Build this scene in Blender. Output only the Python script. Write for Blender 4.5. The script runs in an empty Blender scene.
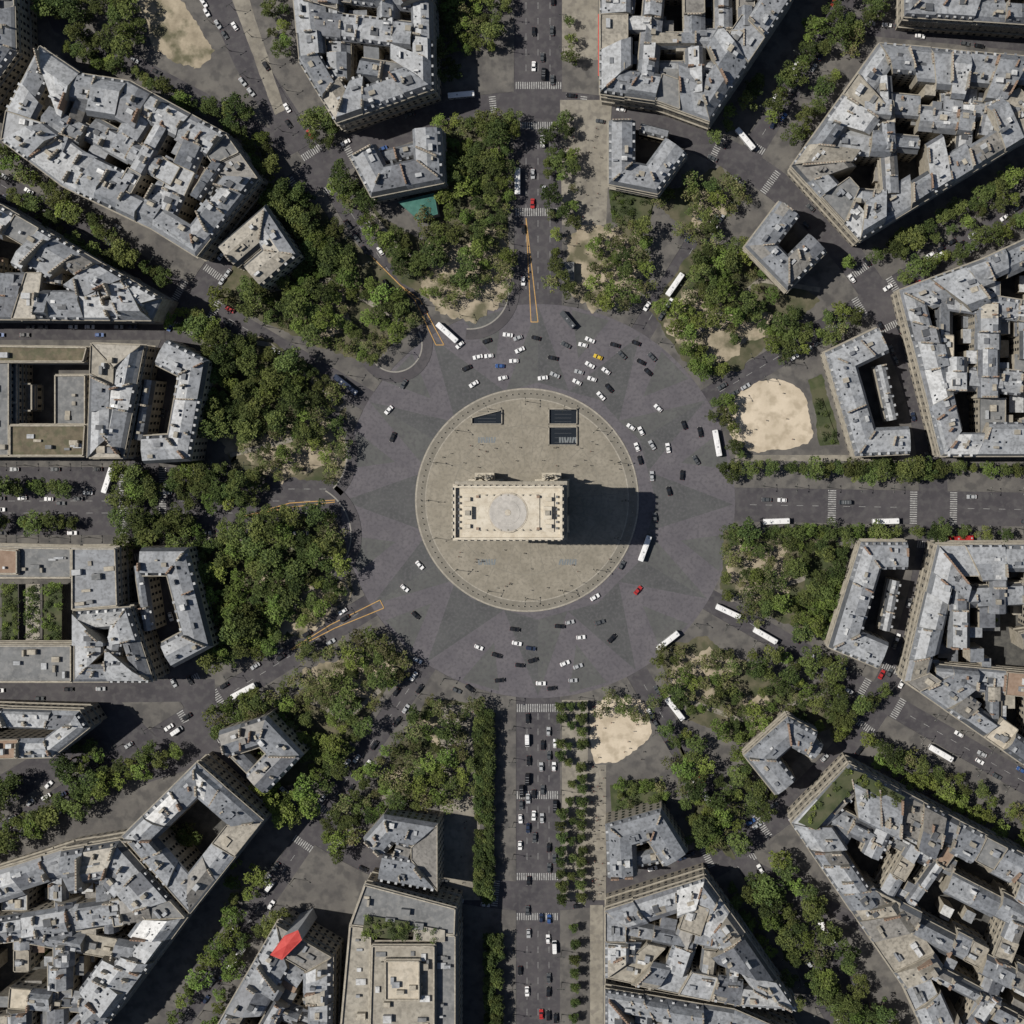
import bpy, bmesh, math, random
from mathutils import Vector, noise
R=random.Random(11)
S=0.45; H=600.0; NX,NY=650.0,425.0
CX,CY=538.0,501.0
def W(p,h=0.0):
    k=(H-h)/H
    return ((NX+(p[0]-NX)*k-512)*S,(512-(NY+(p[1]-NY)*k))*S)
C=W((CX,CY)); PC=W((527,500)); AC=W((519.5,505.5))
scene=bpy.context.scene
# ------------------------------------------------------------ materials
M={}
def mat(name,c1,c2=None,scale=0.3,rough=0.85,detail=6,c3=None,scale3=3.0,spec=0.3,rand=0.0,f3=0.5,d3=3):
    m=bpy.data.materials.new(name); m.use_nodes=True
    nt=m.node_tree; b=nt.nodes['Principled BSDF']
    b.inputs['Roughness'].default_value=rough
    b.inputs['Specular IOR Level'].default_value=spec
    L=nt.links
    if c2 is None:
        b.inputs['Base Color'].default_value=(*c1,1)
    else:
        g=nt.nodes.new('ShaderNodeNewGeometry')
        n=nt.nodes.new('ShaderNodeTexNoise'); n.inputs['Scale'].default_value=scale; n.inputs['Detail'].default_value=detail
        n.inputs['Roughness'].default_value=0.65
        L.new(g.outputs['Position'],n.inputs['Vector'])
        r=nt.nodes.new('ShaderNodeValToRGB'); r.color_ramp.elements[0].position=0.36; r.color_ramp.elements[1].position=0.64
        r.color_ramp.elements[0].color=(*c1,1); r.color_ramp.elements[1].color=(*c2,1)
        L.new(n.outputs['Fac'],r.inputs['Fac']); out=r.outputs['Color']
        if c3:
            n3=nt.nodes.new('ShaderNodeTexNoise'); n3.inputs['Scale'].default_value=scale3; n3.inputs['Detail'].default_value=d3
            L.new(g.outputs['Position'],n3.inputs['Vector'])
            r3=nt.nodes.new('ShaderNodeValToRGB'); r3.color_ramp.elements[0].position=0.48; r3.color_ramp.elements[1].position=0.62
            r3.color_ramp.elements[0].color=(0,0,0,1); r3.color_ramp.elements[1].color=(f3,f3,f3,1)
            L.new(n3.outputs['Fac'],r3.inputs['Fac'])
            mx=nt.nodes.new('ShaderNodeMixRGB'); mx.inputs['Color2'].default_value=(*c3,1)
            L.new(r3.outputs['Color'],mx.inputs['Fac']); L.new(out,mx.inputs['Color1']); out=mx.outputs['Color']
        if rand:
            oi=nt.nodes.new('ShaderNodeObjectInfo'); hs=nt.nodes.new('ShaderNodeHueSaturation')
            mr=nt.nodes.new('ShaderNodeMapRange'); mr.inputs['To Min'].default_value=1-rand; mr.inputs['To Max'].default_value=1+rand
            mh=nt.nodes.new('ShaderNodeMapRange'); mh.inputs['To Min'].default_value=0.47; mh.inputs['To Max'].default_value=0.515
            L.new(oi.outputs['Random'],mr.inputs['Value']); L.new(mr.outputs['Result'],hs.inputs['Value'])
            wn=nt.nodes.new('ShaderNodeTexWhiteNoise'); wn.noise_dimensions='1D'
            L.new(oi.outputs['Random'],wn.inputs['W']); L.new(wn.outputs['Value'],mh.inputs['Value']); L.new(mh.outputs['Result'],hs.inputs['Hue'])
            L.new(out,hs.inputs['Color']); out=hs.outputs['Color']
        L.new(out,b.inputs['Base Color'])
    M[name]=m; return m
mat('asphalt',(.060,.056,.061),(.090,.084,.088),.05,.9,9,(.042,.042,.046),.4)
mat('asphalt_dark',(.048,.045,.051),(.076,.071,.076),.07,.9,9,(.095,.092,.092),.35)
mat('pavement',(.088,.083,.080),(.142,.134,.122),.08,.9,9,(.06,.058,.058),.2,f3=.7,d3=6)
mat('pavement_light',(.18,.165,.138),(.27,.25,.21),.1,.9,8,(.115,.105,.095),.35,d3=6)
mat('kerb',(.22,.21,.19),(.28,.265,.24),1.0)
mat('cobble_a',(.094,.088,.099),(.122,.114,.124),.1,.85,10,(.068,.065,.073),.7)
mat('cobble_b',(.064,.066,.068),(.085,.087,.088),.1,.85,10,(.105,.101,.107),.8)
mat('cobble_c',(.080,.082,.081),(.104,.106,.103),.1,.85,10,(.066,.064,.069),.6)
mat('plaza',(.205,.186,.15),(.275,.25,.205),.12,.9,9,(.16,.147,.122),.7)
mat('plaza_light',(.27,.248,.208),(.36,.332,.28),.3,.9,8,(.19,.178,.155),1.)
mat('plaza_dark',(.16,.148,.123),(.205,.19,.162),.3,.9)
mat('plaza_faint',(.18,.166,.137),(.235,.217,.18),.3,.9)
mat('plaza_blue',(.14,.155,.165),(.19,.205,.21),2.,.9)
mat('sand',(.235,.20,.145),(.39,.335,.25),.12,.95,9,(.095,.092,.055),.11,f3=.92,d3=9)
mat('sand_bright',(.44,.375,.285),(.56,.485,.38),.08,.95,8,(.30,.25,.18),.2,f3=.6,d3=7)
mat('lawn',(.035,.046,.020),(.062,.075,.034),.2,.95,8,(.12,.11,.07),.12)
mat('soil',(.062,.064,.036),(.125,.112,.075),.13,.95,9,(.042,.055,.023),.12,f3=.8,d3=8)
mat('paint_white',(.19,.19,.185),(.42,.42,.41),.7,.8)
mat('paint_dash',(.2,.2,.2),(.4,.4,.39),1.2,.8)
mat('paint_orange',(.38,.23,.08),(.5,.31,.12),1.0,.8)
mat('limestone',(.25,.225,.18),(.35,.32,.265),.4,.85,6,(.19,.17,.14),.9)
mat('limestone2',(.22,.20,.165),(.32,.295,.245),.4,.85,6)
mat('plaster',(.29,.262,.215),(.44,.405,.335),.5,.9,5,(.22,.19,.155),.8)
mat('pots',(.28,.15,.10),(.36,.2,.13),2.)
z=[(.205,.218,.238),(.265,.278,.297),(.33,.343,.36),(.42,.43,.44),(.14,.148,.165),(.53,.535,.535),(.32,.295,.25),(.205,.196,.182)]
for i,c in enumerate(z):
    mat('zinc%d'%i,tuple(x*.74 for x in c),tuple(x*1.14 for x in c),.22,.5,10,tuple(x*.48 for x in c),.7,spec=.35,f3=.65,d3=7)
mat('slate',(.055,.06,.068),(.09,.095,.103),.5,.6)
mat('slate2',(.11,.117,.128),(.165,.174,.188),.5,.55)
mat('roof_tile',(.21,.145,.105),(.28,.205,.155),.5,.85)
mat('roof_gravel',(.24,.22,.185),(.36,.335,.285),.2,.95,8,(.16,.15,.13),.5)
mat('roof_beige',(.40,.355,.285),(.52,.47,.39),.2,.95,8,(.28,.255,.21),.5)
mat('roof_grey',(.12,.124,.127),(.19,.194,.196),.2,.9,9,(.25,.247,.24),.5,d3=6)
mat('roof_brown',(.10,.085,.06),(.17,.145,.10),.25,.95,8,(.07,.08,.045),.4)
mat('roof_white',(.5,.5,.5),(.68,.68,.68),.3,.8)
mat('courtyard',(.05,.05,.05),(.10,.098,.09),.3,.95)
mat('red_tarp',(.42,.045,.04),(.5,.07,.06),.5,.7)
mat('teal_tarp',(.03,.11,.09),(.05,.15,.125),.5,.7)
mat('metal',(.28,.29,.30),(.40,.41,.42),1.,.5)
g=mat('glass',(.018,.022,.028)); g.node_tree.nodes['Principled BSDF'].inputs['Roughness'].default_value=.15
mat('iron',(.02,.025,.022))
mat('bark',(.10,.08,.06),(.16,.135,.105),3.,.95)
def leaf(name,c1,c2): mat(name,c1,c2,.6,.75,2,rand=.42,spec=.15)
leaf('leaf_dark',(.040,.059,.019),(.058,.082,.028))
leaf('leaf_mid',(.074,.100,.029),(.105,.136,.041))
leaf('leaf_olive',(.122,.124,.053),(.158,.158,.074))
leaf('leaf_bright',(.108,.160,.034),(.142,.195,.048))
mat('arch_stone',(.36,.325,.265),(.49,.45,.37),.5,.85,8,(.25,.23,.19),1.3)
mat('arch_roof',(.48,.43,.345),(.61,.56,.47),.3,.85,9,(.34,.29,.22),.6,d3=6)
mat('arch_roof2',(.40,.36,.295),(.50,.455,.38),.6,.85,8,(.28,.23,.18),1.2)
mat('arch_dome',(.38,.36,.33),(.47,.445,.41),.4,.75,8,(.30,.285,.265),.5,d3=6)
mat('arch_grime',(.23,.212,.175),(.34,.315,.27),.8,.85)
for n,c in dict(white=(.72,.72,.72),black=(.012,.012,.014),grey=(.07,.075,.08),silver=(.36,.37,.38),red=(.36,.03,.03),blue=(.04,.09,.24),yellow=(.6,.42,.05),navy=(.02,.03,.06)).items():
    m=mat('paint_'+n+'_car',c,rough=.3); m.node_tree.nodes['Principled BSDF'].inputs['Coat Weight'].default_value=.5
mat('tyre',(.012,.012,.012)); mat('lamp_red',(.3,.01,.01)); mat('lamp_white',(.7,.7,.65))
mat('skin',(.4,.25,.18))
for i,c in enumerate([(.03,.035,.06),(.5,.5,.5),(.3,.05,.04),(.03,.03,.03)]): mat('cloth%d'%i,c)
# ------------------------------------------------------------ mesh builder
class MB:
    def __init__(s): s.v=[];s.f=[];s.m=[];s.mats=[]
    def mi(s,n):
        if n not in s.mats: s.mats.append(n)
        return s.mats.index(n)
    def poly(s,pts,m):
        b=len(s.v); s.v.extend(pts); s.f.append(tuple(range(b,b+len(pts)))); s.m.append(s.mi(m))
    def prism(s,poly,z0,z1,ms,mt):
        n=len(poly); b=len(s.v)
        s.v.extend([(p[0],p[1],z0) for p in poly]+[(p[0],p[1],z1) for p in poly])
        k=s.mi(ms)
        for i in range(n):
            j=(i+1)%n; s.f.append((b+i,b+j,b+n+j,b+n+i)); s.m.append(k)
        s.f.append(tuple(range(b+n,b+2*n))); s.m.append(s.mi(mt))
    def box(s,x,y,sx,sy,z0,z1,a,m,mt=None,taper=1.0):
        c,si=math.cos(a),math.sin(a)
        b=len(s.v)
        for zz,k in ((z0,1.),(z1,taper)):
            for dx,dy in ((-1,-1),(1,-1),(1,1),(-1,1)):
                X=dx*sx/2*k;Y=dy*sy/2*k
                s.v.append((x+X*c-Y*si,y+X*si+Y*c,zz))
        k=s.mi(m)
        for f in ((0,1,5,4),(1,2,6,5),(2,3,7,6),(3,0,4,7)):
            s.f.append(tuple(b+i for i in f)); s.m.append(k)
        s.f.append((b+4,b+5,b+6,b+7)); s.m.append(s.mi(mt or m))
    def cyl(s,x,y,r0,r1,z0,z1,n,m,x1=None,y1=None):
        x1=x if x1 is None else x1; y1=y if y1 is None else y1
        b=len(s.v)
        for i in range(n):
            a=2*math.pi*i/n; s.v.append((x+r0*math.cos(a),y+r0*math.sin(a),z0))
        for i in range(n):
            a=2*math.pi*i/n; s.v.append((x1+r1*math.cos(a),y1+r1*math.sin(a),z1))
        k=s.mi(m)
        for i in range(n):
            j=(i+1)%n; s.f.append((b+i,b+j,b+n+j,b+n+i)); s.m.append(k)
        s.f.append(tuple(b+n+i for i in range(n))); s.m.append(k)
    def mesh(s,name):
        me=bpy.data.meshes.new(name); me.from_pydata(s.v,[],s.f)
        for n in s.mats: me.materials.append(M[n])
        me.polygons.foreach_set('material_index',s.m); me.update(); return me
    def obj(s,name,parent=None):
        if not s.f: return None
        o=bpy.data.objects.new(name,s.mesh(name)); scene.collection.objects.link(o)
        if parent: o.parent=parent
        return o
def empty(name,x=0,y=0):
    e=bpy.data.objects.new(name,None); scene.collection.objects.link(e); e.empty_display_size=2; return e
def inst(name,me,x,y,z=0,a=0,sc=1.0):
    o=bpy.data.objects.new(name,me); scene.collection.objects.link(o)
    o.location=(x,y,z); o.rotation_euler=(0,0,a); o.scale=(sc,sc,sc) if not isinstance(sc,tuple) else sc; return o
def area(p): return sum(p[i][0]*p[(i+1)%len(p)][1]-p[(i+1)%len(p)][0]*p[i][1] for i in range(len(p)))/2
def pip(x,y,p):
    r=False;j=len(p)-1
    for i in range(len(p)):
        if (p[i][1]>y)!=(p[j][1]>y) and x<(p[j][0]-p[i][0])*(y-p[i][1])/(p[j][1]-p[i][1])+p[i][0]: r=not r
        j=i
    return r
def lerp(a,b,t): return (a[0]+(b[0]-a[0])*t,a[1]+(b[1]-a[1])*t)
def dist(a,b): return math.hypot(a[0]-b[0],a[1]-b[1])
def inset(p,w):
    n=len(p); out=[]
    for i in range(n):
        a,b,c=p[i-1],p[i],p[(i+1)%n]
        d1=Vector((b[0]-a[0],b[1]-a[1])).normalized(); d2=Vector((c[0]-b[0],c[1]-b[1])).normalized()
        n1=Vector((-d1.y,d1.x)); n2=Vector((-d2.y,d2.x)); m=n1+n2
        if m.length<.01: m=n1
        m.normalize(); k=w/max(.45,m.dot(n1)); out.append((b[0]+m.x*k,b[1]+m.y*k))
    return out
# ------------------------------------------------------------ ground
g=MB(); g.poly([(-4000,-4000,0),(4000,-4000,0),(4000,4000,0),(-4000,4000,0)],'asphalt_dark'); g.obj('ground')
AV={0:(-1,17),30:(31,11),60:(58.5,11),90:(90,24),120:(123,11),150:(149.5,11),180:(180,34),210:(212,12),240:(235.5,11),270:(270,22),300:(300,11),330:(330,11)}
AVL=[AV[k] for k in sorted(AV)]
RO,R1,R2=197*S,381*S,410*S
def onroad(x,y):
    dx,dy=x-C[0],y-C[1]; r=math.hypot(dx,dy)
    if r<RO or R1<r<R2: return True
    for a,hw in AVL:
        c,s=math.cos(math.radians(a)),math.sin(math.radians(a))
        if dx*c+dy*s>0 and abs(-dx*s+dy*c)<hw*S: return True
    return False
def onav(i,r,side):
    a,hw=AVL[i%12]; a=math.radians(a)+ (2*math.pi if i>=12 else 0); return a+side*math.asin(min(.9,hw*S/r))
pav=MB()
for i in range(12):
    for ra,rb,n in ((RO,R1,14),(R2,R2*1.8,12),(R2*1.8,1500,12)):
        pts=[]
        a0,a1=onav(i,ra,1),onav(i+1,ra,-1)
        for k in range(n+1): a=a0+(a1-a0)*k/n; pts.append((C[0]+ra*math.cos(a),C[1]+ra*math.sin(a)))
        a0,a1=onav(i,rb,1),onav(i+1,rb,-1)
        for k in range(n,-1,-1): a=a0+(a1-a0)*k/n; pts.append((C[0]+rb*math.cos(a),C[1]+rb*math.sin(a)))
        if area(pts)<0: pts.reverse()
        pav.prism(pts,0,.13,'kerb','pavement')
pav.obj('pavement')
rb=MB(); N=144
rb.poly([(C[0]+RO*math.cos(2*math.pi*k/N),C[1]+RO*math.sin(2*math.pi*k/N),.004) for k in range(N)],'cobble_a')
st=MB()
ri=114*S
for i in range(12):
    a=math.radians(AVL[i][0]); an=math.radians(AVL[(i+1)%12][0]+(360 if i==11 else 0)); am=(a+an)/2; ap=math.radians(AVL[i-1][0]-(360 if i==0 else 0)); bm=(a+ap)/2
    P=lambda r,t,z:(C[0]+r*math.cos(t),C[1]+r*math.sin(t),z)
    tip=P(RO*.99,a,.008)
    st.poly([P(ri*1.0,bm,.008),P(ri*1.04,a,.008),tip],'cobble_b')
    st.poly([P(ri*1.04,a,.008),P(ri*1.0,am,.008),tip],'cobble_c' if i%2 else 'cobble_b')
    st.poly([P(ri*1.3,am,.012),P(RO*.985,am-.1,.012),P(RO*.985,am+.1,.012)],'cobble_c')
rb.obj('roundabout_road'); st.obj('roundabout_cobble_star')
def ringpts(c,r,n=96): return [(c[0]+r*math.cos(2*math.pi*k/n),c[1]+r*math.sin(2*math.pi*k/n)) for k in range(n)]
def annulus(mb,c,r0,r1,z,m,n=96,a0=0,a1=2*math.pi):
    for k in range(n):
        t=a0+(a1-a0)*k/n;u=a0+(a1-a0)*(k+1)/n
        mb.poly([(c[0]+r0*math.cos(t),c[1]+r0*math.sin(t),z),(c[0]+r1*math.cos(t),c[1]+r1*math.sin(t),z),(c[0]+r1*math.cos(u),c[1]+r1*math.sin(u),z),(c[0]+r0*math.cos(u),c[1]+r0*math.sin(u),z)],m)
pz=MB(); pr=112*S
pz.prism(ringpts(PC,pr),0,.15,'kerb','plaza')
annulus(pz,PC,pr*.985,pr*.998,.154,'plaza_light')
annulus(pz,PC,pr*.90,pr*.91,.154,'plaza_light')
annulus(pz,PC,pr*.91,pr*.985,.154,'plaza_dark')
annulus(pz,PC,pr*.66,pr*.67,.154,'plaza_faint')
for k in range(36):
    a=2*math.pi*k/36+.065; w=.35
    r0,r1=pr*.30,pr*.66
    if k%3==0: r1=pr*.9
    c,s=math.cos(a),math.sin(a)
    pz.poly([(PC[0]+r0*c+w/2*s,PC[1]+r0*s-w/2*c,.158),(PC[0]+r1*c+w/2*s,PC[1]+r1*s-w/2*c,.158),(PC[0]+r1*c-w/2*s,PC[1]+r1*s+w/2*c,.158),(PC[0]+r0*c-w/2*s,PC[1]+r0*s+w/2*c,.158)],'plaza_faint')
for (x,y) in ((487,440),(568,440),(487,562),(568,562)):
    for k in range(7):
        p=W((x-8+k*2.6,y)); pz.box(p[0],p[1],.8,2.6,.15,.163,R.uniform(-.3,.3),'plaza_blue')
pz.obj('plaza_paving')
def stairwell(x0,y0,x1,y1,skew=0):
    e=empty('underpass_stairwell'); mb=MB()
    a=W((x0,y1)); b=W((x1,y0))
    q=[(a[0],a[1]),(b[0],a[1]),(b[0],b[1]),(a[0],b[1]+skew)]
    mb.poly([(p[0],p[1],.162) for p in q],'glass'); mb.obj('opening_shade',e)  # flat dark sheet, its colour stands for the shade down the sunken stairs
    r=MB()
    for i in range(4):
        p,t=q[i],q[(i+1)%4]; r.box((p[0]+t[0])/2,(p[1]+t[1])/2,dist(p,t)+.4,.4,.15,1.1,math.atan2(t[1]-p[1],t[0]-p[0]),'plaza_light')
    n=4
    for i in range(n):
        y=a[1]+(b[1]-a[1])*(i+.6)/n
        r.box((a[0]+b[0])/2,y,(b[0]-a[0])*.6,.12,.162,.25,0,'slate')
    r.obj('parapet',e)
stairwell(549,409,577,424); stairwell(549,427,577,445); stairwell(472,410,502,424,-3.5)
bo=MB()
for k in range(110):
    a=2*math.pi*k/110; x,y=PC[0]+pr*.95*math.cos(a),PC[1]+pr*.95*math.sin(a)
    bo.cyl(x,y,.28,.2,.15,1.05,6,'plaza_light')
bo.obj('bollard_row')
# ------------------------------------------------------------ ground patches
def patch(name,polys,m,z,amp=2.2,smooth=1):
    mb=MB()
    for k,p in enumerate(polys):
        w=[W(q) for q in p]
        if area(w)<0: w.reverse()
        for _ in range(smooth):
            w=[q for i in range(len(w)) for q in (lerp(w[i],w[(i+1)%len(w)],.2),lerp(w[i],w[(i+1)%len(w)],.8))]
        pts=[]
        for i in range(len(w)):
            a,b=w[i],w[(i+1)%len(w)]; n=max(1,int(dist(a,b)/.9)); L=dist(a,b)+1e-6; nx_,ny_=(b[1]-a[1])/L,-(b[0]-a[0])/L
            for j in range(n):
                q=lerp(a,b,j/n)
                d=amp*(noise.noise(Vector((q[0]*.12,q[1]*.12,3)))*1.6+noise.noise(Vector((q[0]*.5,q[1]*.5,7)))*.8) if amp else 0
                pts.append((q[0]+nx_*d,q[1]+ny_*d,z+k*.0004))
        mb.poly(pts,m)
    mb.obj(name)
patch('garden_soil',[
 [(215,350),(262,335),(340,385),(350,430),(345,485),(230,470)],[(215,300),(262,210),(300,190),(400,285),(425,320),(370,365),(330,350)],
 [(185,545),(330,515),(345,545),(355,590),(290,640),(220,660)],[(300,690),(370,640),(405,665),(330,770),(260,790)],
 [(440,120),(508,120),(508,290),(470,320),(430,260)],[(650,310),(700,240),(760,260),(820,300),(740,370),(690,370)],
 [(725,530),(835,530),(850,640),(790,625),(720,590)],[(655,650),(700,635),(850,720),(760,750),(690,720)],
 [(340,170),(380,215),(440,250),(445,310),(400,280)],[(425,700),(480,700),(475,800),(370,800)],[(650,200),(720,165),(745,195),(700,245)],[(675,735),(735,860),(700,830)]],'soil',.134,1.2,0)
patch('sand_path',[
 [(420,235),(470,240),(500,226),(512,280),(495,318),(450,322),(428,300)],[(570,225),(640,222),(646,262),(636,304),(592,308),(566,290)],
 [(655,318),(690,290),(758,298),(775,322),(715,368),(690,352)],[(243,430),(300,418),(330,400),(345,440),(310,476),(270,480),(243,470)],
 [(300,280),(345,285),(355,335),(320,340)],[(328,430),(350,430),(350,482),(335,485)],
 [(728,540),(785,537),(792,590),(745,600),(724,578)],[(298,672),(330,658),(370,655),(398,660),(388,688),(340,706)],
 [(422,712),(474,704),(474,755),(430,744)],[(664,664),(715,646),(734,664),(705,710),(670,698)],
 [(255,555),(300,575),(340,600),(310,635),(270,640)],[(335,550),(352,580),(342,604)],[(740,697),(770,700),(766,738),(744,733)],
 [(690,205),(725,182),(735,200),(700,233)],[(215,420),(240,440),(235,470)],[(390,770),(425,750),(430,770),(400,790)]],'sand',.1395,3.0)
patch('sand_square',[[(722,412),(735,395),(765,377),(802,386),(812,420),(812,442),(790,450),(738,452)],[(590,700),(638,696),(650,712),(652,738),(618,763),(590,763)]],'sand_bright',.148,1.0)
patch('sand_verge',[[(130,-20),(170,-20),(215,50),(195,70),(155,50)]],'sand',.151,1.5,0)
patch('paved_verge',[[(225,-20),(243,-20),(285,110),(275,115)]],'pavement_light',.1525,.2,0)
patch('pavement_walk',[[(560,100),(612,100),(606,225),(562,225)],[(440,705),(480,705),(480,900),(440,900)],[(588,765),(606,765),(606,900),(588,900)],
 [(590,905),(603,905),(603,1090),(590,1090)],[(562,-60),(598,-60),(598,60),(562,60)],[(735,455),(930,455),(930,461),(735,461)],[(562,700),(588,700),(588,900),(562,900)]],'pavement_light',.1435,0,0)
patch('lawn',[[(810,545),(850,545),(835,635),(800,620)],[(808,380),(822,375),(840,445),(820,445)],[(610,190),(655,195),(650,225),(612,222)],[(620,780),(655,778),(668,812),(620,820)]],'lawn',.156,.8,0)
def street(name,pts,w,m='asphalt_dark',z=.134):
    mb=MB(); q=[W(p) for p in pts]
    L=[];Rr=[]
    for i in range(len(q)):
        a=q[max(0,i-1)];b=q[min(len(q)-1,i+1)]
        d=Vector((b[0]-a[0],b[1]-a[1])).normalized(); n=(-d.y,d.x)
        L.append((q[i][0]+n[0]*w/2,q[i][1]+n[1]*w/2,z)); Rr.append((q[i][0]-n[0]*w/2,q[i][1]-n[1]*w/2,z))
    for i in range(len(q)-1): mb.poly([L[i],Rr[i],Rr[i+1],L[i+1]],m)
    mb.obj(name)
street('side_street',[(-90,331),(165,331)],8); street('side_street',[(-90,694),(215,690)],10)
street('side_street',[(90,705),(150,760),(215,735)],22,z=.138); street('side_street',[(850,25),(1100,50)],8)
street('side_street',[(20,-60),(60,25),(200,100),(290,150)],8,z=.1385)
street('side_street',[(195,-60),(248,60),(300,150)],13,z=.1425)
street('side_street',[(-90,140),(130,290)],8,z=.1362)
street('side_street',[(-80,840),(90,740)],14,z=.1365)
street('side_street',[(610,1000),(780,1030)],6); street('side_street',[(800,880),(905,1090)],7)
street('side_street',[(700,880),(740,860),(1090,1045)],6,z=.1368)
for i,p in enumerate([[(215,335),(270,345),(330,395),(352,450)],[(230,455),(290,440),(345,405)],[(200,535),(270,540),(335,560)],[(215,640),(280,620),(345,560)],[(270,290),(330,280),(400,320)],[(345,180),(400,250),(440,265)],[(310,700),(345,720),(380,690)],[(660,690),(740,720),(840,690)],[(700,330),(760,280),(820,290)],[(730,600),(800,580),(840,560)],[(380,800),(430,760),(475,770)]]):
    street('garden_path',p,2.2,'pavement_light',.1515+i*.0003)
def arcline(name,c,r,a0,a1,w,m,z=.15,n=40):
    mb=MB(); c=W(c); r*=S
    annulus(mb,c,r-w/2,r+w/2,z,m,n,math.radians(a0),math.radians(a1)); mb.obj(name)
for c,r,a0,a1 in (((300,535),56,-60,60),((470,290),44,-95,10),((395,345),32,-150,30),((300,455),52,-45,55)):
    arcline('access_lane',c,r,a0,a1,5,'asphalt',.158); arcline('access_lane_kerb',c,r-5,a0,a1,.6,'kerb',.162)
# ------------------------------------------------------------ markings
mk=MB()
def stripe(a,b,w,m,z=.018):
    d=Vector((b[0]-a[0],b[1]-a[1]));L=d.length
    if L<.01:return
    d/=L; n=(-d.y*w/2,d.x*w/2)
    mk.poly([(a[0]+n[0],a[1]+n[1],z),(a[0]-n[0],a[1]-n[1],z),(b[0]-n[0],b[1]-n[1],z),(b[0]+n[0],b[1]+n[1],z)],m)
def zebra(r,ang,hw,length=3.6):
    a=math.radians(ang); d=(math.cos(a),math.sin(a)); n=(-d[1],d[0])
    k=-hw*S+.6
    while k<hw*S-.3:
        p=(C[0]+d[0]*r+n[0]*k,C[1]+d[1]*r+n[1]*k); q=(p[0]+d[0]*length,p[1]+d[1]*length)
        stripe(p,q,.45,'paint_white'); k+=1.0
for (a,hw) in AVL:
    if a==270: zebra(203*S,a,hw)
    if a==90: zebra(285*S,a,hw)
    zebra(372*S,a,hw,3.2); zebra(412*S,a,hw,3.2)
    if a==270 or a==-1: zebra(290*S,a,hw)
    ar=math.radians(a); d=(math.cos(ar),math.sin(ar)); n=(-d[1],d[0])
    lanes=[0] if hw<20 else ([-hw*.5,0,hw*.5] if hw<30 else [-12,-0.01,12])
    for l in lanes:
        t=212*S
        while t<700*S:
            if not (360*S<t<420*S):
                p=(C[0]+d[0]*t+n[0]*l*S,C[1]+d[1]*t+n[1]*l*S); q=(p[0]+d[0]*3,p[1]+d[1]*3); stripe(p,q,.16,'paint_dash')
            t+=7
for i in range(12):
    for s in (1,-1):
        aa=math.radians(AVL[i][0]+s*(AVL[i][1]/395*57.3+3)); c,si=math.cos(aa),math.sin(aa)
        r=R1+.6
        while r<R2-.5:
            t=(-si,c); p=(C[0]+c*r,C[1]+si*r); stripe((p[0]-t[0]*1.5,p[1]-t[1]*1.5),(p[0]+t[0]*1.5,p[1]+t[1]*1.5),.45,'paint_white'); r+=1.0
def pl(pts,w,m,z):
    q=[W(p) for p in pts]
    for i in range(len(q)-1): stripe(q[i],q[i+1],w,m,z)
pl([(526,218),(531,322)],.38,'paint_orange',.02);pl([(526,218),(538,322)],.38,'paint_orange',.024);pl([(531,322),(538,322)],.38,'paint_orange',.028)
pl([(370,255),(415,300),(436,345)],.38,'paint_orange',.166);pl([(436,345),(444,345),(420,300),(400,285)],.38,'paint_orange',.17)
pl([(245,516),(290,503),(335,500)],.38,'paint_orange',.166);pl([(245,516),(292,507),(335,502)],.38,'paint_orange',.17)
pl([(290,650),(330,625),(380,600),(384,608),(335,628),(292,650)],.38,'paint_orange',.174)
mk.obj('road_marking')
# ------------------------------------------------------------ buildings
BP=[]
ZI=['zinc%d'%i for i in range(8)]
TONE=[0,1,1,2,2,3]
def facade(B,a,b,h,ledge=True):
    L=dist(a,b)
    if L<2.5: return
    d=((b[0]-a[0])/L,(b[1]-a[1])/L); n=(d[1],-d[0])
    nw=max(1,int(L/2.9)); nf=max(1,int((h-.8)/3.3)); fh=(h-.5)/nf
    for i in range(nw):
        t=(i+.5)*L/nw; x,y=a[0]+d[0]*t+n[0]*.04,a[1]+d[1]*t+n[1]*.04
        for f in range(nf):
            z0=f*fh+.9; z1=z0+fh*.62; w=.62
            B['win'].poly([(x-d[0]*w,y-d[1]*w,z0),(x+d[0]*w,y+d[1]*w,z0),(x+d[0]*w,y+d[1]*w,z1),(x-d[0]*w,y-d[1]*w,z1)],'glass')
    if ledge:
        m=lerp(a,b,.5); an=math.atan2(d[1],d[0])
        for zz,pr_ in ((fh*2,.7),(fh*(nf-1),.7),(h-.45,.45)):
            B['trim'].box(m[0]+n[0]*pr_/2,m[1]+n[1]*pr_/2,L-.02,pr_,zz,zz+.25,an,'limestone2')
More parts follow.
